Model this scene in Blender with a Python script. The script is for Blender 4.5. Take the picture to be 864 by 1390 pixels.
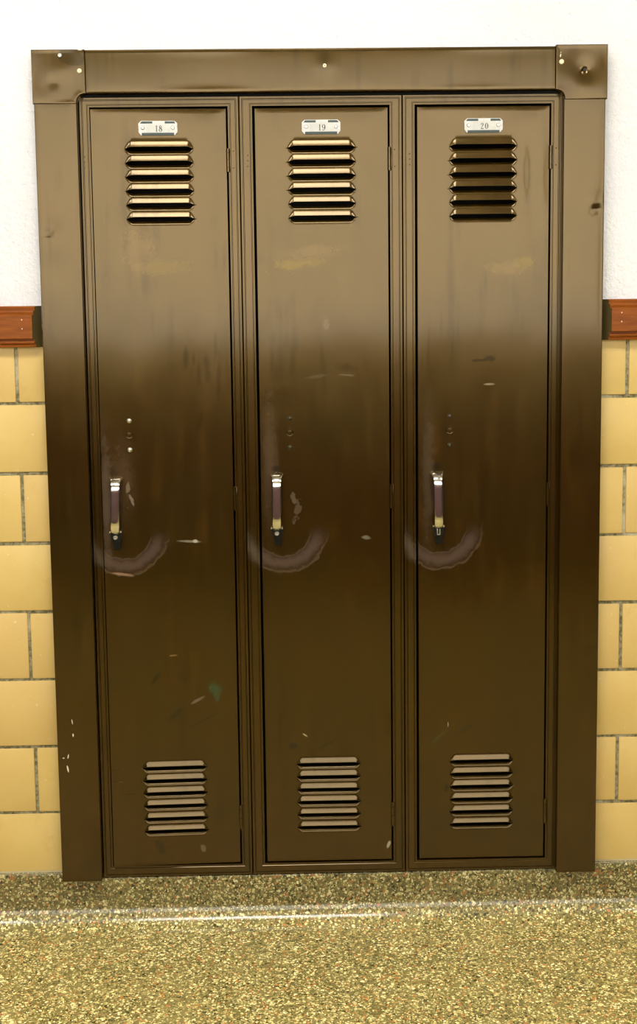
import bpy, bmesh, math, random
from mathutils import Vector, Matrix, noise

random.seed(7)
for o in list(bpy.data.objects):
    bpy.data.objects.remove(o, do_unlink=True)
SC = bpy.context.scene
COL = SC.collection

# ------------------------------------------------------------------ camera
PITCH, YAW, ROLL = math.radians(6.9), math.radians(1.143), math.radians(-.693)
fwd = Vector((math.sin(YAW)*math.cos(PITCH), math.cos(YAW)*math.cos(PITCH), -math.sin(PITCH)))
rt = Vector((math.cos(YAW), -math.sin(YAW), 0))
up = rt.cross(fwd)
r2 = math.cos(ROLL)*rt + math.sin(ROLL)*up
u2 = -math.sin(ROLL)*rt + math.cos(ROLL)*up
cd = bpy.data.cameras.new('camera')
cam = bpy.data.objects.new('camera', cd)
COL.objects.link(cam)
m = Matrix((r2, u2, -fwd)).transposed().to_4x4()
m.translation = Vector((-.063, -2.547, 1.201))
cam.matrix_world = m
cd.sensor_fit = 'VERTICAL'
cd.sensor_height = 24.0
cd.lens = 24.0*1805/1390
cd.shift_y = -45/1390
cd.clip_start = .05
SC.camera = cam

# ------------------------------------------------------------------ world, lights, exposure
w = bpy.data.worlds.new('world'); SC.world = w
w.use_nodes = True
bg = w.node_tree.nodes['Background']
bg.inputs[0].default_value = (1, .93, .78, 1)
bg.inputs[1].default_value = .05
LAMP_STRENGTH = 20.5
SOFTBOX_GLOW = 4.4               # glow of unseen panels added opposite the lockers for the door reflections
LAMP_COLOR = (1.0, .965, .90, 1)
SC.view_settings.view_transform = 'Standard'
SC.view_settings.look = 'None'
SC.view_settings.gamma = 1
SC.view_settings.use_curve_mapping = False
SC.view_settings.exposure = -0.30


# ------------------------------------------------------------------ helpers
def link(name, bm, mats, parent=None, loc=(0, 0, 0), rot=(0, 0, 0), sharp=35, smooth=True):
    me = bpy.data.meshes.new(name)
    bm.to_mesh(me); bm.free()
    if not isinstance(mats, (list, tuple)): mats = [mats]
    for x in mats: me.materials.append(x)
    if smooth:
        for p in me.polygons: p.use_smooth = True
        me.set_sharp_from_angle(angle=math.radians(sharp))
    o = bpy.data.objects.new(name, me)
    COL.objects.link(o)
    o.location = loc; o.rotation_euler = rot
    if parent: o.parent = parent
    return o


def thing(name, label, cat, loc=(0, 0, 0), group=None):
    o = bpy.data.objects.new(name, None); COL.objects.link(o)
    o.empty_display_size = .05
    o.location = loc
    o['label'] = label; o['category'] = cat
    if group: o['group'] = group
    return o


def structure(o, label=None, cat=None):
    o['kind'] = 'structure'
    if label: o['label'] = label
    if cat: o['category'] = cat
    return o


def bx(bm, x0, x1, y0, y1, z0, z1, bev=0, mi=0, seg=2):
    r = bmesh.ops.create_cube(bm, size=1)
    vs = r['verts']
    for v in vs:
        v.co = Vector(((x0+x1)/2+v.co.x*(x1-x0), (y0+y1)/2+v.co.y*(y1-y0), (z0+z1)/2+v.co.z*(z1-z0)))
    fs = {f for v in vs for f in v.link_faces}
    for f in fs: f.material_index = mi
    if bev:
        es = {e for v in vs for e in v.link_edges}
        bmesh.ops.bevel(bm, geom=list(es), offset=bev, segments=seg, affect='EDGES', profile=.5)
    return bm


def prism(bm, pts, y0, y1, mi=0, bev=0):
    """polygon pts (x,z) extruded from y1 (back) to y0 (front, smaller y)"""
    f = [bm.verts.new((x, y0, z)) for x, z in pts]
    b = [bm.verts.new((x, y1, z)) for x, z in pts]
    faces = [bm.faces.new(f), bm.faces.new(b[::-1])]
    n = len(pts)
    for i in range(n):
        faces.append(bm.faces.new((f[i], b[i], b[(i+1) % n], f[(i+1) % n])))
    for q in faces: q.material_index = mi
    if bev:
        es = [e for e in faces[0].edges]
        bmesh.ops.bevel(bm, geom=es, offset=bev, segments=2, affect='EDGES')
    return bm


def dome(bm, x, z, y, r, h, seg=16, rings=5, mi=0):
    prev = None
    for k in range(rings+1):
        a = k/rings*math.pi/2
        rr, yy = r*math.cos(a), y-h*math.sin(a)
        if k == rings:
            c = bm.verts.new((x, yy, z))
            for i in range(seg):
                f = bm.faces.new((prev[i], prev[(i+1) % seg], c)); f.material_index = mi
        else:
            ring = [bm.verts.new((x+rr*math.cos(t*2*math.pi/seg), yy, z+rr*math.sin(t*2*math.pi/seg))) for t in range(seg)]
            if prev:
                for i in range(seg):
                    f = bm.faces.new((prev[i], prev[(i+1) % seg], ring[(i+1) % seg], ring[i])); f.material_index = mi
            prev = ring


def lathe_y(bm, x, z, prof, seg=20, mi=0):
    """prof: list of (radius, y) front ordered"""
    prev = None
    for rr, yy in prof:
        if rr == 0:
            c = bm.verts.new((x, yy, z))
            for i in range(seg):
                f = bm.faces.new((prev[i], prev[(i+1) % seg], c)); f.material_index = mi
            continue
        ring = [bm.verts.new((x+rr*math.cos(t*2*math.pi/seg), yy, z+rr*math.sin(t*2*math.pi/seg))) for t in range(seg)]
        if prev:
            for i in range(seg):
                f = bm.faces.new((prev[i], prev[(i+1) % seg], ring[(i+1) % seg], ring[i])); f.material_index = mi
        prev = ring


def fixn(bm):
    bmesh.ops.recalc_face_normals(bm, faces=bm.faces)
    return bm


# ------------------------------------------------------------------ materials
class N:
    def __init__(s, name):
        s.m = bpy.data.materials.new(name); s.m.use_nodes = True
        s.t = s.m.node_tree; s.b = s.t.nodes['Principled BSDF']
        s.tc = s.t.nodes.new('ShaderNodeTexCoord')

    def n(s, typ, **kw):
        nd = s.t.nodes.new('ShaderNode'+typ)
        for k, v in kw.items(): setattr(nd, k, v)
        return nd

    def l(s, a, b): s.t.links.new(a, b)

    def math(s, op, a, b=None, clamp=False):
        nd = s.n('Math', operation=op, use_clamp=clamp)
        for i, v in enumerate((a, b)):
            if v is None: continue
            if isinstance(v, (int, float)): nd.inputs[i].default_value = v
            else: s.l(v, nd.inputs[i])
        return nd.outputs[0]

    def noise(s, vec, scale, detail=3, rough=.5, stretch=None, dist=0):
        if stretch:
            mp = s.n('Mapping'); mp.inputs['Scale'].default_value = stretch
            s.l(vec, mp.inputs['Vector']); vec = mp.outputs[0]
        nd = s.n('TexNoise'); nd.inputs['Scale'].default_value = scale
        nd.inputs['Detail'].default_value = detail; nd.inputs['Roughness'].default_value = rough
        nd.inputs['Distortion'].default_value = dist
        s.l(vec, nd.inputs['Vector'])
        return nd.outputs[0]

    def ramp(s, val, a, b, lo=0., hi=1.):
        nd = s.n('MapRange'); nd.interpolation_type = 'SMOOTHSTEP'
        s.l(val, nd.inputs[0])
        nd.inputs[1].default_value = a; nd.inputs[2].default_value = b
        nd.inputs[3].default_value = lo; nd.inputs[4].default_value = hi
        return nd.outputs[0]

    def mix(s, fac, a, b):
        nd = s.n('Mix', data_type='RGBA')
        for sock, v in ((nd.inputs['Factor'], fac), (nd.inputs[6], a), (nd.inputs[7], b)):
            if isinstance(v, (int, float)): sock.default_value = v
            elif isinstance(v, tuple): sock.default_value = (*v, 1) if len(v) == 3 else v
            else: s.l(v, sock)
        return nd.outputs[2]

    def bump(s, h, strength, dist):
        nd = s.n('Bump'); nd.inputs['Strength'].default_value = strength; nd.inputs['Distance'].default_value = dist
        s.l(h, nd.inputs['Height']); s.l(nd.outputs[0], s.b.inputs['Normal'])
        return nd

    def set(s, **kw):
        for k, v in kw.items():
            k = k.replace('_', ' ')
            for inp in s.b.inputs:
                if inp.name.lower() == k.lower():
                    if hasattr(v, 'links') or hasattr(v, 'is_linked'): s.l(v, inp)
                    elif isinstance(v, tuple) and len(v) == 3: inp.default_value = (*v, 1)
                    else: inp.default_value = v


YEL = (.17, .115, .010)
BROWN = (.016, .0075, .0001)
BROWN2 = (.009, .0058, .0001)
PAINT_IOR, PAINT_ROUGH, COAT, COAT_ROUGH = 1.68, .42, .36, .11


def enamel(name, marks=(), rings=(), seed=0., rough=PAINT_ROUGH, worn=1.0):
    """brown locker enamel; marks: (x,z,rx,rz,color,strength,noise,softness,angle); in the part's own coordinates (metres)"""
    s = N(name)
    vec = s.tc.outputs['Object']
    off = s.n('VectorMath', operation='ADD'); s.l(vec, off.inputs[0]); off.inputs[1].default_value = (seed, seed*.7, seed*1.3)
    v = off.outputs[0]
    big = s.noise(v, 3.2, 4, .6)
    streak = s.noise(v, 9, 2, .5, stretch=(4.5, 4.5, .8))
    fine = s.noise(v, 60, 3, .6)
    col = s.mix(s.ramp(big, .38, .66), BROWN, BROWN2)
    col = s.mix(s.math('MULTIPLY', s.ramp(streak, .5, .9), .30), col, (.075, .030, .003))
    spots = s.noise(v, 140, 2, .5)
    col = s.mix(s.math('MULTIPLY', s.ramp(spots, .72, .78), .30*worn), col, (.012, .008, .002))
    # fine edge noise
    en = s.math('SUBTRACT', s.noise(v, 55, 5, .65), .5)
    rg = None; sk = None
    for (x, z, rx, rz, c, st, nz, soft, ang) in marks:
        mp = s.n('Mapping', vector_type='TEXTURE')
        mp.inputs['Location'].default_value = (x, 0, z)
        mp.inputs['Rotation'].default_value = (0, math.radians(-ang), 0)
        mp.inputs['Scale'].default_value = (rx, 1e3, rz)
        s.l(vec, mp.inputs['Vector'])
        ln = s.n('VectorMath', operation='LENGTH'); s.l(mp.outputs[0], ln.inputs[0])
        d = s.math('ADD', ln.outputs['Value'], s.math('MULTIPLY', en, nz))
        k = s.math('MULTIPLY', s.ramp(d, 1, 1-soft), st)
        col = s.mix(k, col, c)
        if sum(c) < .06 or c == YEL:
            kk = s.math('MULTIPLY', k, .55 if c == YEL else .75)
            sk = kk if sk is None else s.math('MAXIMUM', sk, kk)
    for (x, z, r, wd, c, st) in rings:
        mp = s.n('Mapping', vector_type='TEXTURE')
        mp.inputs['Location'].default_value = (x, 0, z)
        mp.inputs['Scale'].default_value = (r, 1e3, r)
        s.l(vec, mp.inputs['Vector'])
        ln = s.n('VectorMath', operation='LENGTH'); s.l(mp.outputs[0], ln.inputs[0])
        d = s.math('ABSOLUTE', s.math('SUBTRACT', s.math('ADD', ln.outputs['Value'], s.math('MULTIPLY', en, .25)), 1))
        sx = s.n('SeparateXYZ'); s.l(mp.outputs[0], sx.inputs[0])
        low = s.ramp(sx.outputs[2], .15, -.55)
        k = s.math('MULTIPLY', s.math('MULTIPLY', s.ramp(d, wd, 0), low), st)
        col = s.mix(k, col, c)
        if rg is None: rg = k
        else: rg = s.math('MAXIMUM', rg, k)
    rr = s.math('ADD', s.math('MULTIPLY', s.math('SUBTRACT', streak, .5), .06), s.math('MULTIPLY', s.math('SUBTRACT', big, .5), .20))
    c1 = s.math('ADD', s.math('MULTIPLY', rr, .2), COAT_ROUGH)
    r1 = s.math('ADD', rr, .21)
    if rg is not None:
        c1 = s.math('ADD', c1, s.math('MULTIPLY', rg, .25))
    s.set(Base_Color=col, Roughness=r1, IOR=PAINT_IOR, Specular_Tint=(1, .63, .17),
          Coat_Weight=COAT, Coat_Roughness=c1, Coat_IOR=1.65)
    drip = s.noise(v, 7, 4, .6, stretch=(5.5, 5.5, .55))
    blot = s.noise(v, 5.5, 4, .65)
    lev = s.math('MULTIPLY', s.math('MULTIPLY', s.ramp(drip, .48, .72), s.ramp(blot, .42, .62)), .30)
    if sk is not None: lev = s.math('MAXIMUM', lev, sk)
    s.l(s.math('MULTIPLY', s.math('SUBTRACT', 1, lev), .5), s.b.inputs['Specular IOR Level'])
    h = s.math('ADD', s.math('MULTIPLY', fine, .35), s.math('MULTIPLY', s.noise(v, 11, 2, .5), 2.0))
    bp = s.bump(h, .12, .0006)
    return s.m


def simple(name, col, rough=.5, metal=0., **kw):
    s = N(name)
    n = s.noise(s.tc.outputs['Object'], 90, 3, .6)
    c = s.mix(s.ramp(n, .3, .7), tuple(x*.9 for x in col), col)
    s.set(Base_Color=c, Roughness=rough, Metallic=metal, **kw)
    return s.m


def mat_plaster():
    s = N('white_stipple_plaster')
    v = s.tc.outputs['Object']
    a = s.noise(v, 130, 4, .6); b = s.noise(v, 38, 3, .5)
    pits = s.ramp(s.noise(v, 210, 2, .5), .70, .76)
    big = s.noise(v, 2.0, 3)
    col = s.mix(s.ramp(big, .3, .7), (.76, .77, .81), (.82, .83, .86))
    col = s.mix(s.math('MULTIPLY', pits, .45), col, (.45, .45, .45))
    s.set(Base_Color=col, Roughness=.8)
    s.bump(s.math('ADD', a, s.math('MULTIPLY', b, .8)), .8, .0045)
    return s.m


def mat_tile():
    s = N('glazed_yellow_block')
    v = s.tc.outputs['Object']
    at = s.n('Attribute'); at.attribute_name = 'tone'
    big = s.noise(v, 5, 4, .6); fine = s.noise(v, 160, 3, .6)
    dirt = s.noise(v, 22, 5, .7)
    col = s.mix(s.ramp(big, .3, .7), (.62, .44, .135), (.68, .50, .180))
    col = s.mix(s.math('MULTIPLY', at.outputs['Fac'], .6), col, (.62, .42, .16))
    col = s.mix(s.math('MULTIPLY', s.ramp(dirt, .58, .78), .35), col, (.50, .30, .09))
    col = s.mix(s.math('MULTIPLY', s.ramp(s.noise(v, 90, 2), .70, .76), .4), col, (.85, .72, .45))
    s.set(Base_Color=col, Roughness=.42, IOR=1.4)
    s.bump(s.math('ADD', s.math('MULTIPLY', fine, .5), big), .25, .001)
    return s.m


def mat_mortar():
    s = N('grey_mortar')
    v = s.tc.outputs['Object']
    n = s.noise(v, 120, 4, .7); b = s.noise(v, 14, 3, .6)
    col = s.mix(s.ramp(n, .35, .65), (.10, .09, .04), (.34, .30, .17))
    col = s.mix(s.math('MULTIPLY', s.ramp(b, .5, .7), .7), col, (.55, .50, .34))
    s.set(Base_Color=col, Roughness=.95)
    s.bump(n, .8, .002)
    return s.m


def mat_terrazzo(name, k0, k1, coat, ior):
    s = N(name)
    v = s.tc.outputs['Object']
    col = s.mix(s.ramp(s.noise(v, 9, 4), .3, .7), (.11, .095, .036), (.16, .135, .055))
    dv = s.n('VectorMath', operation='ADD'); s.l(v, dv.inputs[0])
    nn = s.n('TexNoise'); nn.inputs['Scale'].default_value = 130; s.l(v, nn.inputs['Vector'])
    sc = s.n('VectorMath', operation='SCALE'); s.l(nn.outputs['Color'], sc.inputs[0]); sc.inputs['Scale'].default_value = .006
    s.l(sc.outputs[0], dv.inputs[1])
    for scale, thr, seed in ((165, .47, 0), (300, .46, 3.3)):
        ad = s.n('VectorMath', operation='ADD'); s.l(dv.outputs[0], ad.inputs[0]); ad.inputs[1].default_value = (seed,)*3
        vo = s.n('TexVoronoi'); vo.inputs['Scale'].default_value = scale; s.l(ad.outputs[0], vo.inputs['Vector'])
        sp = s.n('SeparateColor'); s.l(vo.outputs['Color'], sp.inputs[0])
        cr = s.n('ValToRGB'); cr.color_ramp.interpolation = 'CONSTANT'
        els = [(0, (.42, .37, .18)), (.2, (.27, .23, .09)), (.40, (.56, .50, .28)), (.52, (.36, .15, .05)), (.62, (.04, .035, .012)), (.76, (.18, .155, .06)), (.92, (.68, .62, .40))]
        while len(cr.color_ramp.elements) < len(els): cr.color_ramp.elements.new(.5)
        for e, (p, c) in zip(cr.color_ramp.elements, els): e.position = p; e.color = (*c, 1)
        s.l(sp.outputs[0], cr.inputs[0])
        k = s.math('MULTIPLY', s.ramp(vo.outputs['Distance'], thr+.12, thr), s.ramp(sp.outputs[1], .38, .40))
        col = s.mix(k, col, cr.outputs[0])
    scuff = s.noise(v, 7, 4, .6, stretch=(.6, 1, 1))
    hv = s.n('Gamma'); s.l(col, hv.inputs[0]); hv.inputs[1].default_value = 1.0
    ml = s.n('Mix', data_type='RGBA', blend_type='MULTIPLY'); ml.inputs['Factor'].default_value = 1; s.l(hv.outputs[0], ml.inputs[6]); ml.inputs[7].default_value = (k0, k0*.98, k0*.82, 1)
    if k1 != k0:  # upright face painted darker than the floor: shade put into the colour
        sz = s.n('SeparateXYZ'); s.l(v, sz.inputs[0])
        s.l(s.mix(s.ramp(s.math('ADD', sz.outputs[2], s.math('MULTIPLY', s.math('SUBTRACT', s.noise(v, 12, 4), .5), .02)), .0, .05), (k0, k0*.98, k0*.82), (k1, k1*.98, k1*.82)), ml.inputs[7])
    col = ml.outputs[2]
    s.set(Base_Color=col, Roughness=s.ramp(scuff, .3, .7, .20, .34), IOR=ior, Coat_Weight=coat, Coat_Roughness=.08)
    s.bump(s.noise(v, 30, 2), .12, .0015)
    return s.m


def mat_wood():
    s = N('varnished_red_brown_wood')
    v = s.tc.outputs['Object']
    g = s.noise(v, 16, 6, .7, stretch=(.7, 6, 9), dist=.6)
    g2 = s.noise(v, 60, 4, .6, stretch=(.35, 4, 5))
    col = s.mix(s.ramp(g, .3, .7), (.27, .075, .006), (.17, .042, .004))
    col = s.mix(s.math('MULTIPLY', s.ramp(g2, .5, .75), .45), col, (.30, .095, .014))
    s.set(Base_Color=col, Roughness=.42, IOR=1.25, Coat_Weight=.05, Coat_Roughness=.15)
    s.bump(g2, .15, .0006)
    return s.m


M_TRIM = None
PLASTER, TILE, MORTAR, WOOD = mat_plaster(), mat_tile(), mat_mortar(), mat_wood()
TERR, TERRBASE = mat_terrazzo('polished_speckled_terrazzo', 1.8, 1.8, .0, 1.22), mat_terrazzo('shaded_speckled_terrazzo', 1.8, .88, .65, 1.4)
FRAME_MAT = enamel('brown_enamel_frame', rings=[(-.0835, .6995, .072, .30, (.10, .085, .06), .5)], seed=3.1)
HINGE_MAT = enamel('brown_enamel_hinge', seed=5.7)
INTERIOR = simple('dark_locker_interior', (.012, .010, .006), .6)
CHROME = simple('worn_chrome', (.80, .79, .76), .10, 1.0)
STEEL = simple('dull_screw_steel', (.62, .60, .54), .30, 1.0)
BLACKMETAL = simple('black_latch_metal', (.012, .014, .010), .30, .6)
DARKRIVET = simple('painted_rivet', (.07, .06, .035), .22, .7)
CREAM = simple('cream_screw_head', (.80, .74, .52), .4)
PLATE = simple('pale_number_plate', (.66, .66, .65), .42, .0)
CARD = simple('number_card', (.62, .63, .60), .6)
SLOT = simple('dark_plate_slot', (.035, .060, .058), .4)
SHADED_END = simple('shaded_end_grain', (.085, .060, .014), .6)  # end grain of the rails, darkened to stand for shade on the bevel
LIT_LEDGE = simple('lit_grout_ledge', (.42, .38, .24), .8)  # grout strip kept pale to paint the lit top ledge of the base
INK = simple('grey_number_ink', (.10, .10, .09), .6)

# ------------------------------------------------------------------ the corridor
YW = .012                                       # wall face
XO, ZO = .5, 1.66                               # recess in the wall behind the trim
bm = bmesh.new()
for (x0, x1, z0, z1) in ((-3.2, -XO, 1.20, 2.95), (XO, 3.2, 1.20, 2.95), (-XO, XO, ZO, 2.95)):
    bx(bm, x0, x1, YW, YW+.4, z0, z1)
structure(link('wall_back', bm, PLASTER, smooth=False), 'white stippled plaster wall above the lockers and the wooden rails', 'wall')

J0, JP, BL, JT = 1.0444, .13575, .3048, .0062


def tiles(side):
    bm = bmesh.new()
    tone = bm.faces.layers.float.new('tone')
    xs0, xs1 = (-3.2, -XO) if side < 0 else (XO, 3.2)
    bx(bm, xs0, xs1, YW+.0028, YW+.4, .02, 1.20, mi=1)
    for r in range(-1, 8):
        ztop = J0 - (r-1)*JP if r > -1 else J0+2*JP
        ztop = J0 - (r-1)*JP
        zbot = ztop - JP
        if zbot > 1.19: continue
        zt, zb = min(ztop-JT/2, 1.20), max(zbot+JT/2, .103)
        if zt-zb < .01: continue
        # joint positions
        base = .5832 if (r % 2 == 0) else .5832-BL/2
        base += {0: .003, 2: .001, 4: -.002, 6: -.005}.get(r, 0)
        k = 0
        xx = base-BL
        while xx < 3.0:
            a, b = xx+JT/2, xx+BL-JT/2
            a = max(a, XO)
            xx += BL
            if b-a < .015: continue
            n0 = len(bm.faces)
            x0, x1 = (a, b) if side > 0 else (-b, -a)
            before = set(bm.faces)
            bx(bm, x0, x1, YW+random.uniform(-.0004, .0004), YW+.05, zb+random.uniform(-.0008, .0008), zt+random.uniform(-.0008, .0008), bev=.0022, seg=2)
            t = random.random()
            for f in bm.faces:
                if f not in before: f[tone] = t
    return bm


structure(link('wall_left', tiles(-1), [TILE, MORTAR]), 'yellow glazed block wall to the left of the lockers', 'wall')
structure(link('wall_right', tiles(1), [TILE, MORTAR]), 'yellow glazed block wall to the right of the lockers', 'wall')

# terrazzo floor and coved base
bm = bmesh.new(); bx(bm, -3.2, 3.2, -3.45, -.0495, -.1, 0)
structure(link('floor', bm, TERR, smooth=False), 'speckled terrazzo corridor floor', 'floor')
bm = bmesh.new()


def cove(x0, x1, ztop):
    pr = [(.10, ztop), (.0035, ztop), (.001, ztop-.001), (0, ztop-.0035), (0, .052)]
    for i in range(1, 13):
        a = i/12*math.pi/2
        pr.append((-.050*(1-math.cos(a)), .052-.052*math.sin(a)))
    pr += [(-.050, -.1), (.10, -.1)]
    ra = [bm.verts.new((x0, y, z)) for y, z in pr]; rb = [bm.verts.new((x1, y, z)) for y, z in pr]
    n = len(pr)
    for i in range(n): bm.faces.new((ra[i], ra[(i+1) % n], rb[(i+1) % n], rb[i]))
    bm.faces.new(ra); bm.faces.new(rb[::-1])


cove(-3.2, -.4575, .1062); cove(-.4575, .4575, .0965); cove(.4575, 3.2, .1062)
for a, b in ((-3.2, -.5285), (.5293, 3.2)): bx(bm, a, b, .0025, .02, .1055, .1095, bev=.0012, mi=1)
fixn(bm)
structure(link('baseboard_back', bm, [TERRBASE, LIT_LEDGE]), 'coved speckled terrazzo base under the lockers', 'baseboard')


def rail(side):
    """moulded wood rail, bevelled end beside the locker trim"""
    bm = bmesh.new()
    zc = 1.1917
    pr = [(.0, -.039), (-.0155, -.039), (-.0165, -.036), (-.0150, -.0335), (-.0185, -.0325), (-.0195, -.0300), (-.0185, -.0275), (-.0160, -.0265),
          (-.0160, -.0245), (-.0225, -.0235), (-.0235, -.0225), (-.0235, .0195), (-.0225, .0210), (-.0190, .0220), (-.0190, .0235), (-.0200, .0265), (-.0190, .0290),
          (-.0160, .0300), (-.0160, .0320), (-.0165, .0355), (-.0145, .0380), (.0, .0385)]
    xe = .5345
    ra = [bm.verts.new((side*(xe + (-y)*.62), YW+y, zc+z)) for y, z in pr]
    rb = [bm.verts.new((side*3.2, YW+y, zc+z)) for y, z in pr]
    n = len(pr)
    for i in range(n): bm.faces.new((ra[i], ra[(i+1) % n], rb[(i+1) % n], rb[i]))
    bm.faces.new(ra).material_index = 2; bm.faces.new(rb[::-1])
    for dx in (.0335, .118):
        for dz in (.0125, -.0045):
            dome(bm, side*(xe+dx), zc+dz, YW-.0234, .0013, .0006, 8, 2, mi=1)
    return fixn(bm)


structure(link('trim_1', rail(-1), [WOOD, CREAM, SHADED_END], sharp=25), 'reddish brown moulded wood rail left of the lockers', 'rail')
structure(link('trim_2', rail(1), [WOOD, CREAM, SHADED_END], sharp=25), 'reddish brown moulded wood rail right of the lockers', 'rail')

# the far side of the corridor, its ceiling
WHITE2 = simple('far_wall_white_paint', (.86, .83, .76), .6)
MAROON = simple('far_wall_maroon_paint', (.15, .072, .080), .5)
CEIL = simple('ceiling_white_paint', (.66, .61, .50), .8)
SOFTBOXES = [(-3.15, -1.62), (-1.54, 1.54), (1.62, 3.15)]
bm = bmesh.new(); bx(bm, -3.2, 3.2, -3.6, -3.45, 2.34, 2.95)
for a, b in ((-3.2, -3.15), (-1.62, -1.54), (1.54, 1.62), (3.15, 3.2)): bx(bm, a, b, -3.6, -3.45, 1.07, 2.34)
bx(bm, -3.2, 3.2, -3.6, -3.45, -.1, 1.07, mi=1)
structure(link('wall_front', bm, [WHITE2, MAROON], smooth=False), 'opposite corridor wall, white above and maroon below', 'wall')
bm = bmesh.new(); bx(bm, -3.2, 3.2, -3.6, .4, 2.95, 3.05)
structure(link('ceiling', bm, CEIL, smooth=False), 'plain pale ceiling of the corridor', 'ceiling')

GL = bpy.data.materials.new('softbox_emitter'); GL.use_nodes = True
gb = GL.node_tree.nodes['Principled BSDF']
gb.inputs['Base Color'].default_value = (.8, .8, .78, 1)
gb.inputs['Emission Color'].default_value = (1, .975, .90, 1)
gb.inputs['Emission Strength'].default_value = SOFTBOX_GLOW
for i, (a, b) in enumerate(SOFTBOXES):  # added glowing panels, out of view, that brighten the doors and wall
    bm = bmesh.new(); bx(bm, a, b, -3.57, -3.55, 1.07, 2.34)
    o = structure(link('window_%d' % (i+1), bm, GL, smooth=False), 'added glowing window across the corridor', 'window')
    bm = bmesh.new()
    for q in ((a, b, 1.07, 1.10), (a, b, 2.31, 2.34), (a, a+.03, 1.10, 2.31), (b-.03, b, 1.10, 2.31)): bx(bm, q[0], q[1], -3.55, -3.50, q[2], q[3])
    link('window_frame', bm, WHITE2, o, smooth=False)

EM = bpy.data.materials.new('lamp_diffuser'); EM.use_nodes = True
eb = EM.node_tree.nodes['Principled BSDF']
eb.inputs['Base Color'].default_value = (.9, .9, .88, 1)
eb.inputs['Emission Color'].default_value = LAMP_COLOR
eb.inputs['Emission Strength'].default_value = LAMP_STRENGTH
HOUS = simple('lamp_housing_white', (.8, .8, .78), .4)
for i, (x, y, lab) in enumerate(((-.22, -1.45, 'white ceiling light over the corridor in front of the lockers'),
                                 (-1.75, -1.45, 'white ceiling light further down the corridor, left'),
                                 (1.95, -1.45, 'white ceiling light further down the corridor, right'))):
    t = thing('ceiling_light', lab, 'ceiling light', (x, y, 2.95), 'ceiling lights of the corridor')
    bm = bmesh.new()
    for a in ((-.54, .54, -.33, -.31), (-.54, .54, .31, .33), (-.54, -.52, -.31, .31), (.52, .54, -.31, .31)):
        bx(bm, *a, -.06, 0)
    link('housing', bm, HOUS, t, smooth=False)
    bm = bmesh.new(); bx(bm, -.52, .52, -.31, .31, -.055, -.045)
    link('diffuser', bm, EM, t, smooth=False)

# ------------------------------------------------------------------ the lockers
ZB, ZT = .0975, 1.6135          # locker frame bottom and top
PIT = .3048
DZ0, DZ1 = .1245, 1.5905       # door bottom, top
LOUV = [1.5175-k*.0258 for k in range(6)], [.3240-k*.0259 for k in range(6)]


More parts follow.
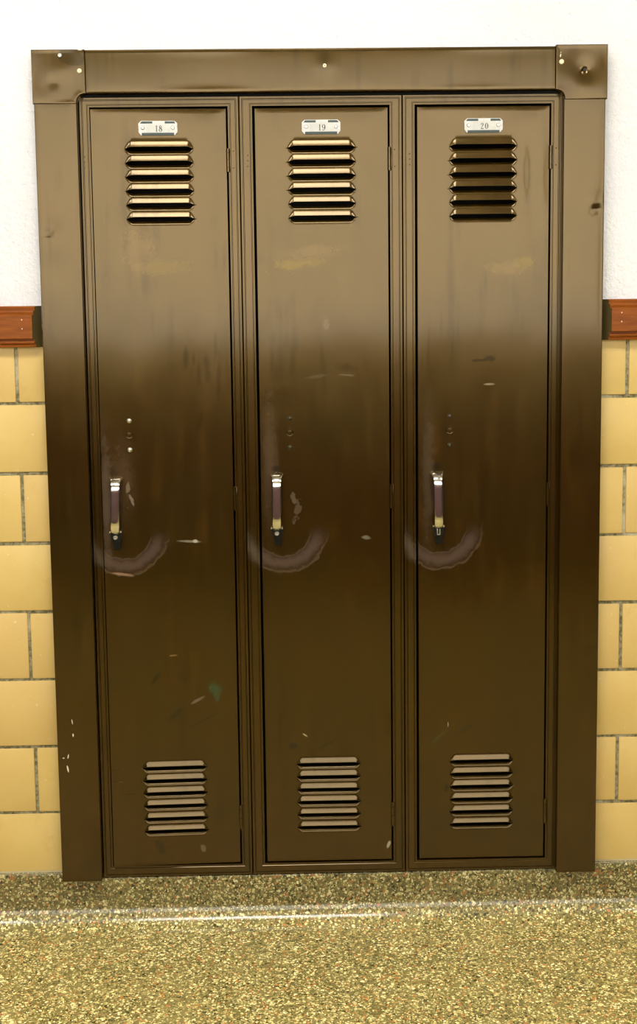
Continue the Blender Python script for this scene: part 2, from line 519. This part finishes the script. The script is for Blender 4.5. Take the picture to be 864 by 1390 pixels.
def door_mesh(hw, seed, dents, sag=0.):
    """pressed steel door: origin on the hinge line, panel spans x from -2*hw to 0; local z = world z - DZ0"""
    cx = -hw
    xs = []
    x = -hw
    fine = 0.0025
    half = [0, .012, .024, .036, .044, .050, .052, .054, .057, .060, .0625, .064, .068, .074]
    q = .082
    while q < hw-.004: half.append(q); q += .008
    half += [hw-.0018, hw-.0006, hw]
    xs = [-h for h in half[::-1]] + half[1:]
    rows = []     # (z, kind, t, zc)
    T1, T2, GAP = .0115, .0064, .0076
    H = DZ1-DZ0
    louv = sorted([z-DZ0 for g in LOUV for z in g])
    zz = [0.0, .0006, .0018]
    q = .008
    while q < H-.004:
        if all(not (l-GAP/2-T2-.001 < q < l+GAP/2+T1+.001) for l in louv): zz.append(q)
        q += .008
    zz += [H-.0018, H-.0006, H]
    for z in zz: rows.append((z, 0, 0, 0))
    for l in louv:
        for t in (T2, T2*.8, T2*.55, T2*.3, T2*.12, 0): rows.append((l-GAP/2-t, -1, t, l))
        for t in (0, T1*.06, T1*.16, T1*.32, T1*.5, T1*.68, T1*.84, T1): rows.append((l+GAP/2+t, 1, t, l))
    rows.sort(key=lambda r: r[0])
    OUT, INN = .0040, .0046
    WS = .064

    def wave(x, z):
        n = noise.noise(Vector((x*6+seed*7, seed*3, z*3.0)))*.0011 + noise.noise(Vector((x*16+seed, 4.2, z*9)))*.00028
        e = min(1, (hw-abs(x))/.03, (z)/.03, (H-z)/.03)
        n *= max(0, e)
        for (dx, dz, rx, rz, amp) in dents:
            n += amp*math.exp(-((x-dx)/rx)**2-((z-dz)/rz)**2)
        return n

    bm = bmesh.new()
    grid = []
    for (z, k, t, l) in rows:
        line = []
        for x in xs:
            y = wave(x, z); zv = z
            ax = abs(x)
            tap = max(0, min(1, (WS-ax)/.011))
            if k == 1:
                g = 1-t/T1
                s = g**1.25
                y -= OUT*min(s, max(0, min(1, (WS-.012*t/T1-ax)/.010))) if g > 0 else 0
                zv = z - GAP/2*(1-tap)*g
            elif k == -1:
                g = 1-t/T2
                y += INN*min(g**1.6, max(0, min(1, (WS-.010*t/T2-ax)/.010)))
                zv = z + GAP/2*(1-tap)*g
            # rolled outer edge
            ed = min(hw-ax, z, H-z)
            if ed < .0018: y += {True: .0012, False: .0002}[ed < .0003]
            sagz = 0
            if sag and z < .3:
                sagz = -sag*((hw-x)/(2*hw))*(1-z/.3)
            line.append(bm.verts.new((cx+x, y, zv+sagz)))
        grid.append(line)
    nr, nx = len(rows), len(xs)
    for i in range(nr-1):
        slot = rows[i][1] == -1 and rows[i+1][1] == 1 and rows[i][3] == rows[i+1][3]
        for j in range(nx-1):
            if slot and (abs(xs[j]) < WS-.0001 or abs(xs[j+1]) < WS-.0001): continue
            bm.faces.new((grid[i][j], grid[i][j+1], grid[i+1][j+1], grid[i+1][j]))
    # returned edges
    loop = [grid[0][j] for j in range(nx)] + [grid[i][nx-1] for i in range(1, nr)] + [grid[nr-1][j] for j in range(nx-2, -1, -1)] + [grid[i][0] for i in range(nr-2, 0, -1)]
    back = [bm.verts.new((v.co.x, .016, v.co.z)) for v in loop]
    n = len(loop)
    for i in range(n):
        bm.faces.new((loop[(i+1) % n], loop[i], back[i], back[(i+1) % n]))
    bmesh.ops.remove_doubles(bm, verts=bm.verts, dist=.00002)
    for f in list(bm.faces):
        if f.calc_area() < 1e-12: bm.faces.remove(f)
    return bm


def ring_frame(bm, x0, x1, z0, z1, prof, outer):
    """mitred rectangular ring. (x0,x1,z0,z1)=door opening; prof: (s,y) s outwards from the opening, as fraction >1 means outer; outer=(ox0,ox1,oz0,oz1)"""
    wl, wr, wb, wt = x0-outer[0], outer[1]-x1, z0-outer[2], outer[3]-z1
    loops = []
    for kind, s, y in prof:
        if kind == 'i': a = [s]*4
        else: a = [wl-s, wr-s, wb-s, wt-s]
        loops.append([bm.verts.new(c) for c in ((x0-a[0], y, z0-a[2]), (x1+a[1], y, z0-a[2]), (x1+a[1], y, z1+a[3]), (x0-a[0], y, z1+a[3]))])
    for a, b in zip(loops, loops[1:]):
        for i in range(4):
            bm.faces.new((a[i], a[(i+1) % 4], b[(i+1) % 4], b[i]))


def handle_mesh(tilt):
    """curved chrome pull; origin at its upper foot on the door"""
    bm = bmesh.new()
    key = [(0, .0005, .0126, .0010), (-.0012, -.0030, .0124, .0012), (-.0028, -.0085, .0112, .0018), (-.0055, -.0150, .0101, .0022), (-.0100, -.0205, .0097, .0024), (-.0165, -.0240, .0096, .0024), (-.0240, -.0252, .0095, .0024), (-.0360, -.0257, .0094, .0024),
            (-.055, -.0260, .0093, .0024), (-.075, -.0259, .0091, .0024), (-.090, -.0255, .0089, .0024), (-.0990, -.0238, .0087, .0022), (-.1050, -.0200, .0085, .0020), (-.1085, -.0155, .0080, .0018)]
    path = []
    for q in range(len(key)-1):
        p0, p1, p2, p3 = key[max(0, q-1)], key[q], key[q+1], key[min(len(key)-1, q+2)]
        for r in range(3):
            u = r/3
            path.append(tuple(.5*((2*b)+(c-a)*u+(2*a-5*b+4*c-d)*u*u+(3*b-a-3*c+d)*u**3) for a, b, c, d in zip(p0, p1, p2, p3)))
    path.append(key[-1])
    rings = []
    for i, (z, y, hwid, th) in enumerate(path):
        a = path[max(0, i-1)]; b = path[min(len(path)-1, i+1)]
        d = Vector((0, b[1]-a[1], b[0]-a[0])).normalized()
        nrm = Vector((0, d.z, -d.y))
        if nrm.y > 0: nrm = -nrm
        c = Vector((tilt*z, y, z))
        sec = [(-1, -.55), (-.93, .2), (-.80, .52), (-.4, .66), (0, .70), (.4, .66), (.80, .52), (.93, .2), (1, -.55), (1, -1.6), (.80, -1.6), (.78, -.6), (0, -.5), (-.78, -.6), (-.80, -1.6), (-1, -1.6)]
        rings.append([bm.verts.new(c+Vector((u*hwid, 0, 0))+nrm*(v*th*1.3)) for u, v in sec])
    n = len(rings[0])
    for a, b in zip(rings, rings[1:]):
        for i in range(n): bm.faces.new((a[i], a[(i+1) % n], b[(i+1) % n], b[i]))
    bm.faces.new(rings[0][::-1]); bm.faces.new(rings[-1])
    return fixn(bm)


def latch_mesh(tilt, style):
    """black hasp cup under the pull, with screw or padlock loop"""
    bm = bmesh.new()
    t = tilt*-.11
    # cup
    prism(bm, [(t-.0108, -.1045), (t+.0118, -.1045), (t+.0112, -.114), (t+.0082, -.1265), (t-.0062, -.1265), (t-.0096, -.114)], -.0135, .001, bev=.0012)
    bx(bm, t-.0030, t+.0030, -.0190, -.0120, -.1100, -.1055, .0006)
    for sx in (-1, 1):
        dome(bm, t+sx*.0102, -.1058, -.0135, .0018, .0016, 10, 3, mi=1)
    if style == 0:
        lathe_y(bm, t, -.1155, [(.0046, -.0130), (.0046, -.0152), (.0040, -.0160), (.0026, -.0160), (.0022, -.0150), (0, -.0150)], mi=1)
    else:
        for sx in (-.0028, .0028):
            a, b = Vector((t+sx*.7, -.0150, -.1075)), Vector((t+sx, -.0150, -.1205))
            bx(bm, min(a.x, b.x)-.0008, max(a.x, b.x)+.0008, -.0165, -.0130, b.z, a.z, .0005, mi=1)
        bx(bm, t-.0036, t+.0036, -.0165, -.0130, -.1225, -.1205, .0005, mi=1)
    # lower tongue
    prism(bm, [(t-.0062, -.124), (t+.0085, -.124), (t+.0078, -.141), (t-.0040, -.141)], -.0050, .001, bev=.001)
    return bm


def ribbon(bm, pts, y, mi, ox=0, oz=0, sc=1.):
    """flat stroke: pts (x, z, halfwidth)"""
    L = []
    for i, (x, z, h) in enumerate(pts):
        a = pts[max(0, i-1)]; b = pts[min(len(pts)-1, i+1)]
        d = Vector((b[0]-a[0], b[1]-a[1]))
        if d.length == 0: d = Vector((0, 1))
        d.normalize(); nx, nz = -d.y, d.x
        L.append((bm.verts.new((ox+sc*(x+nx*h), y, oz+sc*(z+nz*h))), bm.verts.new((ox+sc*(x-nx*h), y, oz+sc*(z-nz*h)))))
    for a, b in zip(L, L[1:]):
        f = bm.faces.new((a[0], a[1], b[1], b[0])); f.material_index = mi
        if f.normal.y > 0: pass


def ell(cx, cz, rx, rz, a0, a1, w0, w1, n=20):
    """elliptic arc whose stroke is thick at the sides (w1) and thin at top and bottom (w0)"""
    out = []
    for i in range(n+1):
        a = math.radians(a0+(a1-a0)*i/n)
        out.append((cx+rx*math.cos(a), cz+rz*math.sin(a), w0+(w1-w0)*abs(math.cos(a))**1.5))
    return out


GLYPH = {   # unit height 1, origin at lower left
    '1': (.42, [[(.23, 0, .085), (.23, 1, .085)], [(.08, .02, .025), (.38, .02, .025)], [(.08, .90, .02), (.23, .97, .03)]]),
    '8': (.56, [ell(.28, .75, .17, .23, 0, 360, .03, .065), ell(.28, .26, .22, .24, 0, 360, .03, .075), [(.14, .80, .05), (.20, .64, .09), (.36, .42, .09), (.43, .27, .06)]]),
    '9': (.56, [ell(.27, .67, .20, .31, 0, 360, .03, .085), [(.49, .70, .085), (.49, .45, .085), (.42, .20, .06), (.30, .05, .04), (.16, .03, .03), (.09, .10, .035)], [(.08, .14, .06), (.17, .14, .06)]]),
    '2': (.56, [[(.10, .72, .06), (.12, .86, .045), (.26, .97, .035), (.40, .90, .07), (.43, .74, .09), (.36, .54, .07), (.20, .30, .04), (.07, .07, .03)], [(.07, .07, .06), (.25, .09, .07), (.42, .05, .07), (.49, .06, .03), (.50, .22, .02)], [(.08, .74, .055), (.19, .74, .055)]]),
    '0': (.58, [ell(.29, .50, .20, .46, 0, 360, .025, .095, 28)]),
}


def plate_mesh(num):
    bm = bmesh.new()
    k = .001
    oct_ = [(-36, 8.5), (-36, -7.5), (-31.5, -13), (31.5, -13), (36, -7.5), (36, 8.5), (31, 13), (-31, 13)]
    prism(bm, [(x*k, z*k) for x, z in oct_], -.0022, .0, bev=.0006)
    prism(bm, [(-33*k, 8*k), (-10*k, 8*k), (-10*k, 12*k), (-30*k, 12*k)], -.00235, -.001, mi=1)
    prism(bm, [(13*k, 8*k), (33*k, 8*k), (30*k, 12*k), (13*k, 12*k)], -.00235, -.001, mi=1)
    prism(bm, [(-30*k, -13.2*k), (30*k, -13.2*k), (30*k, -8.8*k), (-30*k, -8.8*k)], -.00235, -.001, mi=1)
    bx(bm, -.0215, .0225, -.0026, -.0012, -.0085, .0075, mi=2)
    for sx in (-28, 27.5):
        lathe_y(bm, sx*k, .0005, [(.0035, -.0020), (.0034, -.0036), (.0026, -.0044), (.0010, -.0045), (.0009, -.0034), (0, -.0034)], 16, mi=3)
    hgt = .0112
    wtot = sum(GLYPH[c][0] for c in num)*hgt + .002*(len(num)-1)
    x = -wtot/2+.0015
    for c in num:
        for st in GLYPH[c][1]:
            ribbon(bm, st, -.00275, 4, x, -.0068, hgt)
        x += GLYPH[c][0]*hgt+.002
    bmesh.ops.recalc_face_normals(bm, faces=[f for f in bm.faces if f.material_index != 4])
    for f in bm.faces:
        if f.material_index == 4:
            f.normal_update()
            if f.normal.y > 0: f.normal_flip()
    return bm


GREYV = (.115, .080, .070)
SPECS = [
    dict(num='18', x=-PIT, dr=-.1765, hw=.1257, hx=-.4000, hz=.9035, tilt=.030, latch=0, rot=1.9, sag=.001, rivet=STEEL,
         label='brown steel locker number 18, leftmost, door slightly ajar at its lower left corner',
         dents=[(.03, .9, .05, .12, .0006)],
         marks=[  # x,z in world metres, converted below
             (-.300, 1.300, .075, .020, YEL, .40, .9, .8, 3), (-.35, 1.33, .05, .06, (.10, .055, .02), .5, 1.2, .9, 10),
             (-.222, 1.105, .009, .050, (.030, .014, .002), .5, 1.6, .8, 4), (-.238, 1.10, .006, .034, (.030, .014, .002), .45, 1.5, .8, 0), (-.200, 1.09, .006, .060, (.030, .014, .002), .45, 1.5, .8, -3), (-.247, 1.125, .004, .020, (.030, .014, .002), .45, 1.2, .8, 0), (-.262, 1.13, .008, .03, (.03, .014, .002), .6, .8, .7, 0),
             (-.238, 1.005, .006, .028, (.03, .014, .002), .7, .8, .7, -15), (-.205, 1.15, .006, .04, (.03, .016, .002), .4, 1.3, .8, 0),
             (-.402, .915, .016, .013, (.010, .009, .006), .8, .6, .9, 0), (-.420, .86, .016, .17, (.11, .085, .06), .55, 1.0, .9, 0),  # first blob paints the shading above the pull
             (-.388, .895, .035, .12, (.10, .065, .035), .35, 1.1, .9, 0),
             (-.379, .878, .0045, .012, (.28, .23, .16), .45, 3.0, .3, -8), (-.372, .858, .003, .012, (.35, .3, .22), .4, 2.6, .3, 20),
             (-.396, .775, .011, .022, (.006, .006, .003), .8, .4, .9, 0),  # latch shadow painted on the door
             (-.262, .775, .026, .003, (.32, .28, .2), .55, 1.0, .5, -3), (-.252, .7755, .006, .004, (.5, .46, .36), .7, .8, .5, 0),
             (-.395, .7135, .024, .0035, (.42, .25, .15), .55, 1.2, .6, -8),
             (-.222, .481, .017, .016, (.004, .045, .022), .85, 1.8, .5, 0), (-.218, .466, .007, .014, (.003, .04, .02), .8, 1.0, .5, 15),
             (-.255, .459, .018, .004, (.16, .12, .08), .6, 1.0, .6, 28), (-.300, .55, .010, .002, (.20, .13, .05), .6, .6, .5, 5),
             (-.335, .505, .020, .0045, (.008, .012, .004), .75, .8, .5, 52), (-.28, .50, .003, .018, (.008, .012, .004), .6, .5, .5, 15),
             (-.295, .435, .022, .006, (.010, .022, .008), .6, 1.3, .6, 40), (-.24, .42, .05, .0025, (.010, .022, .008), .5, 1.0, .6, 25),
             (-.25, .155, .008, .012, (.13, .11, .07), .5, 1.8, .5, 15), (-.335, .16, .010, .02, (.01, .012, .004), .5, 1.2, .6, 30),
         ], ring=(-.3885, .795, .066, .30)),
    dict(num='19', x=0, dr=.1255, hw=.1245, hx=-.0925, hz=.9055, tilt=.012, latch=0, rot=.0, sag=.0, rivet=DARKRIVET,
         label='brown steel locker number 19, middle one, with a yellowish smear on its door',
         dents=[],
         marks=[
             (-.060, 1.302, .045, .016, YEL, .75, 1.1, .8, 0), (-.015, 1.306, .03, .012, YEL, .45, 1.0, .8, 0), (-.02, 1.325, .09, .02, (.10, .06, .02), .5, 1.3, .9, 5),
             (.0325, 1.271, .0022, .0055, (.006, .030, .035), .9, .4, .5, 0), (-.106, 1.290, .004, .003, (.02, .03, .03), .8, .6, .5, 0),
             (.005, 1.19, .010, .02, (.08, .06, .045), .5, 1.0, .8, 0), (-.012, 1.09, .035, .005, (.05, .045, .03), .6, 1.1, .7, 8), (.045, 1.092, .020, .003, (.16, .13, .09), .4, 1.0, .7, -5),
             (.045, 1.105, .030, .012, (.03, .015, .002), .45, 1.6, .8, 0), (-.09, 1.05, .05, .03, (.03, .015, .002), .5, 1.4, .7, 0),
             (-.105, .93, .022, .18, (.10, .072, .045), .45, 1.1, .9, 0), (-.093, .914, .014, .010, (.010, .009, .006), .7, .6, .9, 0),  # second blob: shading over the pull put into the colour
             (-.0905, .775, .012, .020, (.006, .006, .003), .8, .4, .9, 0),  # dark patch under the latch, its shadow in the colour
             (-.062, .855, .006, .014, (.2, .16, .11), .35, 3.2, .3, 10), (-.054, .83, .008, .024, (.2, .15, .10), .28, 3.4, .3, -12),
             (.078, .777, .011, .005, (.22, .21, .15), .55, 1.3, .6, -8), (-.125, .40, .004, .05, (.02, .02, .005), .6, 1.0, .7, 0),
             (-.068, .362, .012, .008, (.006, .016, .008), .7, 1.6, .6, 0), (-.045, .384, .007, .0018, (.4, .35, .2), .7, .6, .5, -35), (.0, .365, .03, .004, (.01, .02, .008), .5, 1.0, .6, 30),
             (.119, .155, .004, .010, (.35, .32, .22), .8, 1.0, .5, -20),
         ], ring=(-.0815, .797, .068, .30)),
    dict(num='20', x=PIT, dr=.4290, hw=.1245, hx=.2160, hz=.9045, tilt=-.018, latch=1, rot=.0, sag=.0, rivet=DARKRIVET,
         label='brown steel locker number 20, rightmost, door dented beside its upper vent',
         dents=[(.092, 1.345, .009, .055, .0022), (.110, 1.335, .007, .060, -.0012), (.098, 1.25, .012, .04, .0008)],
         marks=[
             (.385, 1.303, .028, .016, YEL, .75, 1.1, .8, 0), (.35, 1.29, .07, .02, (.13, .08, .02), .4, 1.3, .9, 0),
             (.302, 1.117, .022, .0035, (.020, .014, .004), .8, 2.2, .4, 3), (.316, 1.120, .012, .006, (.020, .014, .004), .75, 2.8, .4, 0), (.317, 1.071, .013, .0025, (.30, .24, .16), .65, .5, .5, 0),
             (.361, 1.275, .006, .003, (.02, .02, .02), .7, 1.0, .5, -20),
             (.200, .90, .018, .20, (.10, .075, .05), .40, 1.1, .9, 0), (.216, .914, .014, .012, (.010, .009, .006), .75, .6, .9, 0),  # second blob is painted shading at the top of the pull
             (.2215, .772, .014, .020, (.006, .006, .003), .8, .4, .9, 0), (.228, .755, .004, .022, (.006, .006, .003), .7, .3, .9, 12),  # dark patches painting the shadow below the latch
             (.22, .375, .03, .005, (.02, .04, .012), .5, 1.6, .6, 40), (.27, .39, .03, .004, (.012, .02, .008), .6, 1.3, .6, 25), (.238, .40, .0008, .006, (.5, .5, .4), .8, .2, .4, 0),
             (.235, .27, .006, .010, (.008, .014, .006), .7, 1.2, .6, 0),
         ], ring=(.2215, .797, .066, .30)),
]

for sp in SPECS:
    t = thing('locker', sp['label'], 'locker', (sp['x'], 0, ZB), 'steel lockers side by side')
    X = sp['x']
    # front frame
    dl, dr = sp['dr']-2*sp['hw']-X, sp['dr']-X
    bm = bmesh.new()
    prof = [('i', -.0002+.0008, .018), ('i', .0008, .0008), ('i', .0014, -.0006), ('i', .0040, -.0006), ('i', .0048, .0007), ('i', .0058, .0007), ('i', .0066, 0),
            ('o', .0075, 0), ('o', .0066, .0010), ('o', .0056, .0010), ('o', .0048, -.0004), ('o', .0016, -.0004), ('o', .0006, .0008), ('o', .0003, .006), ('o', .0003, .020)]
    ring_frame(bm, dl-(.0010 if X < -.1 else .0032), dr+.0020, DZ0-ZB-.0022, DZ1-ZB+.0030, prof, (-PIT/2+(.0072 if X < -.1 else 0), PIT/2-(.0040 if X > .1 else 0), 0, ZT-ZB))
    fixn(bm)
    for (bxx, zs) in ((dl-.0140, (1.505, 1.495, 1.485)), (dr+.0125, (1.513, 1.482))):
        for z in zs: dome(bm, bxx, z-ZB, 0.0002, .0016, .0006, 10, 3)
    link('frame', bm, FRAME_MAT, t, sharp=30)
    # body behind the frame
    bm = bmesh.new()
    bx(bm, -PIT/2+.001, PIT/2-.001, .020, .32, 0, ZT-ZB)
    for f in list(bm.faces):
        if f.normal.y < -.9: bm.faces.remove(f)
    # inner door stop so the gap stays dark but solid
    o = link('body', bm, INTERIOR, t, smooth=False)
    # door
    yaw = math.radians(sp['rot'])
    hinge = (sp['dr']-X, -.0008, DZ0-ZB)
    c0, z0 = sp['dr'], DZ0

    def cv(mk): return tuple([mk[0]-c0, mk[1]-z0] + list(mk[2:]))
    rx, rz, rr, rs = sp['ring']
    mat = enamel('brown_enamel_door_'+{'18': 'left', '19': 'middle', '20': 'right'}[sp['num']], [cv(k) for k in sp['marks']],
                 [(rx-c0, rz-z0, rr, rs, GREYV, .45), (rx-c0, rz-z0, rr*1.27, .05, (.16, .11, .07), .28), (rx-c0, rz-z0, rr*.80, .05, (.12, .09, .06), .25)], seed=float(sp['num'])*1.37)
    dm = door_mesh(sp['hw'], float(sp['num']), [(a, b, c, d, e) for a, b, c, d, e in sp['dents']], sp['sag'])
    door = link('door', dm, mat, t, hinge, (0, 0, yaw), sharp=38)
    md = door.modifiers.new('sheet', 'SOLIDIFY'); md.thickness = .0009; md.offset = -1
    # door furniture
    def dx(wx): return wx-c0
    def dz(wz): return wz-z0
    cxn = {'18': -.3032, '19': .0005, '20': .3046}[sp['num']]
    pl = link('number_plate', plate_mesh(sp['num']), [PLATE, SLOT, CARD, STEEL, INK], door, (dx(cxn), -.0006, dz(1.5553)), sharp=30)
    pl['label'] = 'pale metal number plate reading '+sp['num']
    hd = link('handle', handle_mesh(sp['tilt']), CHROME, door, (dx(sp['hx']), -.0008, dz(sp['hz'])), sharp=40)
    hd['label'] = 'curved chrome pull handle'
    la = latch_mesh(sp['tilt'], sp['latch'])
    lo = link('latch', la, [BLACKMETAL, STEEL], door, (dx(sp['hx']), -.0006, dz(sp['hz'])), sharp=40)
    lo['label'] = 'black latch cup under the handle'
    rx_ = {'18': -.3722, '19': -.0660, '20': .2415}[sp['num']]
    for z in (1.0103, .9547):
        bm = bmesh.new(); dome(bm, 0, 0, 0, .0037, .0026, 18, 5)
        lathe_y(bm, 0, 0, [(.0044, .001), (.0044, -.0004), (.0036, -.0007)], 18)
        link('rivet', fixn(bm), sp['rivet'], door, (dx(rx_), -.0004, dz(z)), sharp=50)
    bm = bmesh.new()
    lathe_y(bm, 0, 0, [(.0072, .001), (.0070, -.0006), (.0063, -.0013), (.0056, -.0012), (.0048, -.0001), (.0046, .0004), (0, .0001)], 24)
    link('lock_cap', fixn(bm), HINGE_MAT, door, (dx(rx_-.0003), -.0006, dz(.9828)), sharp=50)
    # hinges
    for zlo, zhi in ((1.4740, 1.5175), (.8335, .8805), (.1945, .2440)):
        bm = bmesh.new()
        L = (zhi-zlo)
        cuts = [0, .18, .52, .80, 1.0] if zlo > 1 else [0, .45, .8, 1.0]
        for a, b in zip(cuts, cuts[1:]):
            r = bmesh.ops.create_cone(bm, cap_ends=True, segments=16, radius1=.0036, radius2=.0036, depth=L*(b-a)-.0008)
            bmesh.ops.translate(bm, verts=r['verts'], vec=(0, 0, L*(a+b)/2))
        r = bmesh.ops.create_cone(bm, cap_ends=True, segments=12, radius1=.0018, radius2=.0018, depth=L-.001)
        bmesh.ops.translate(bm, verts=r['verts'], vec=(0, 0, L/2))
        bx(bm, .0018, .0044, .0012, .010, .001, L-.001, .0003)
        link('hinge', bm, HINGE_MAT, t, (dr+.0024, -.0018, zlo-ZB), sharp=40)

# ------------------------------------------------------------------ the steel surround
YT = -.020
sur = thing('locker_surround', 'wide brown sheet steel surround framing all three lockers, with corner plates', 'trim', (0, 0, .095))
Z0 = .095
WCH = (.80, .76, .62)


def panel(nm, x0, x1, z0, z1, y, mat, dents=(), step=.006, back=.0100, lip_in=(), edge=.0012, seed=0., amp=.0006, cut=None, label=None, tilt=0., lean=0.):
    """folded sheet steel panel with soft waves and dents; edges returned towards the wall"""
    bm = bmesh.new()
    nx, nz = max(4, int((x1-x0)/step)), max(4, int((z1-z0)/step))
    def ax(a, b, n):
        v = [a, a+edge*.35, a+edge] + [a+(b-a)*i/n for i in range(1, n)] + [b-edge, b-edge*.35, b]
        return v
    xs, zs = ax(x0, x1, nx), ax(z0, z1, nz)
    g = []
    for z in zs:
        row = []
        for x in xs:
            e = min(x-x0, x1-x, z-z0, z1-z)
            d = 0 if e > edge*.9 else (.0003 if e > edge*.2 else .0010)
            n = noise.noise(Vector((x*7+seed, seed, z*3.5)))*amp*min(1, e/.01)
            for (dx_, dz_, r, a) in dents:
                n += a*math.exp(-((x-dx_)**2+(z-dz_)**2)/r**2)
            n += lean*(z-(z0+z1)/2)
            row.append(bm.verts.new((x, y+d+n, z-Z0)))
        g.append(row)
    NX, NZ = len(xs), len(zs)
    for i in range(NZ-1):
        for j in range(NX-1):
            bm.faces.new((g[i][j], g[i][j+1], g[i+1][j+1], g[i+1][j]))
    loop = g[0][:] + [g[i][-1] for i in range(1, NZ)] + g[-1][-2::-1] + [g[i][0] for i in range(NZ-2, 0, -1)]
    bk = [bm.verts.new((v.co.x, .0115 if abs(v.co.x) > .52 or v.co.z > 1.69-Z0 else -.0015, v.co.z)) for v in loop]
    n = len(loop)
    for i in range(n): bm.faces.new((loop[(i+1) % n], loop[i], bk[i], bk[(i+1) % n]))
    o = link(nm, bm, mat, sur, sharp=40)
    if label: o['label'] = label
    return o


XI = .4515
tm = enamel('brown_enamel_surround', [
    (-.4985, .425-Z0, .0010, .0065, WCH, .95, .5, .4, 8), (-.4975, .398-Z0, .0016, .0040, WCH, .95, .8, .4, 0),
    (-.5085, .355-Z0, .0012, .0055, WCH, .9, .6, .4, -12), (-.5100, .330-Z0, .0018, .0075, WCH, .9, 1.2, .4, 10), (-.5175, .352-Z0, .0022, .0012, WCH, .9, .8, .4, 0),
    (.516, .55-Z0, .03, .02, (.03, .02, .003), .5, 1.2, .8, 0)], seed=9.4)
left = panel('side_panel', -.5285, -XI+.0010, .0990, 1.6040, YT, tm, [(-.5120, 1.3640, .0035, .0035), (-.505, 1.375, .018, .0012), (-.50, 1.30, .03, .001)], seed=2.0)
right = panel('side_panel', XI+.0005, .5293, .0978, 1.6040, YT, tm, [(.5145, 1.3970, .0055, .0040), (.508, 1.410, .020, -.0014), (.50, .9, .04, .0008)], seed=6.0)
tp = panel('top_panel', -.4335, .4360, 1.6172, 1.6947, YT, tm, [(.0085, 1.6640, .017, -.0007)], seed=4.4, lean=-.0)


def corner(side, seed, dents, hole):
    bm = bmesh.new()
    xo, xi, xa = .5303, .4508, .4326
    z1, z0 = 1.6953, 1.5986
    za = 1.6168
    if side > 0: z1 = 1.6970; xo = .5320; xi = .4535; xa = .4358
    # grid in u (outer->inner) with the concave round cut; build as fine grid and drop faces in the cut
    R = xi-xa
    def inside(x, z): return False
    n = 40
    outline = []
    outline += [(xo, z0), (xo, z1), (xa, z1), (xa, za)]
    for i in range(1, 12):
        a = math.radians(90*i/12)
        outline.append((xa+R*math.sin(a), za-R+R*math.cos(a) if False else (za-R)+R*math.cos(a)))
    outline += [(xi, za-R), (xi, z0)]
    pts = [(side*x, z) for x, z in outline]
    # densified front: fan rings towards a centre
    cx, cz = side*.497, 1.655
    per = []
    for i in range(len(pts)):
        a, b = pts[i], pts[(i+1) % len(pts)]
        d = math.dist(a, b); k = max(1, int(d/.004))
        for q in range(k): per.append((a[0]+(b[0]-a[0])*q/k, a[1]+(b[1]-a[1])*q/k))
    rings = []
    fr = [1, .992, .975] + [.95-.05*i for i in range(19)]
    for f in fr:
        r_ = []
        for (x, z) in per:
            X, Z = cx+(x-cx)*f, cz+(z-cz)*f
            y = -.0230 + (.0008 if f == 1 else (.0002 if f == .992 else 0))
            y += noise.noise(Vector((X*14+seed, seed, Z*14)))*.0011*min(1, (1-f)*8)
            for (dx_, dz_, rr, a) in dents: y += a*math.exp(-((X-dx_)**2+(Z-dz_)**2)/rr**2)
            r_.append(bm.verts.new((X, y, Z-Z0)))
        rings.append(r_)
    m_ = len(per)
    for a, b in zip(rings, rings[1:]):
        for i in range(m_): bm.faces.new((a[i], a[(i+1) % m_], b[(i+1) % m_], b[i]))
    bm.faces.new(rings[-1])
    bk = [bm.verts.new((v.co.x, .0115 if abs(v.co.x) > .525 or v.co.z > 1.69-Z0 else -.0015, v.co.z)) for v in rings[0]]
    for i in range(m_): bm.faces.new((rings[0][i], bk[i], bk[(i+1) % m_], rings[0][(i+1) % m_]))
    fixn(bm)
    if hole:
        lathe_y(bm, hole[0], hole[1]-Z0, [(.0030, hole[2]), (.0030, hole[2]-.0012), (0, hole[2]-.0010)], 14, mi=1)
    cm = enamel('brown_enamel_corner_'+('left' if side < 0 else 'right'),
                [(-.4560, 1.681-Z0, .030, .018, (.034, .021, .002), .9, .5, .35, -20), (-.5, 1.692-Z0, .03, .006, (.036, .022, .002), .8, 1, .6, 0),  # dark top of the left plate: reflection edge painted into the enamel
                 (-.4400, 1.6945-Z0, .006, .0016, WCH, .8, 1, .5, 0),
                 (.4442, 1.6775-Z0, .0011, .0038, WCH, .95, .5, .4, -12), (.4447, 1.683-Z0, .0008, .0012, WCH, .95, .5, .4, 0),
                 (.5325, 1.607-Z0, .0012, .006, WCH, .8, .8, .5, 0)], seed=seed)
    return link('corner_plate', bm, [cm, INTERIOR], sur, sharp=40)


corner(-1, 1.3, [(-.4905, 1.637, .010, .0004), (-.470, 1.66, .02, -.0004), (-.508, 1.625, .02, .0003)], None)
corner(1, 8.8, [(.4900, 1.6510, .0045, .0032), (.4905, 1.650, .018, .0012)], (.4895, 1.6518, -.0200))

for (x, z, y, mt, rr) in ((-.4774, 1.6850, -.0232, STEEL, .0038), (-.4425, 1.6568, -.0232, CREAM, .0043), (.0080, 1.6630, -.0198, CREAM, .0038), (.4460, 1.6660, -.0232, CREAM, .0045)):
    bm = bmesh.new()
    lathe_y(bm, 0, 0, [(rr, .003), (rr, -.0010), (rr*.82, -.0019), (rr*.32, -.0021), (rr*.28, -.0010), (0, -.0010)], 18)
    s_ = link('screw', fixn(bm), mt, sur, (x, y, z-Z0), sharp=40)
    s_['label'] = 'pale screw head' if mt is CREAM else 'dull steel screw head'
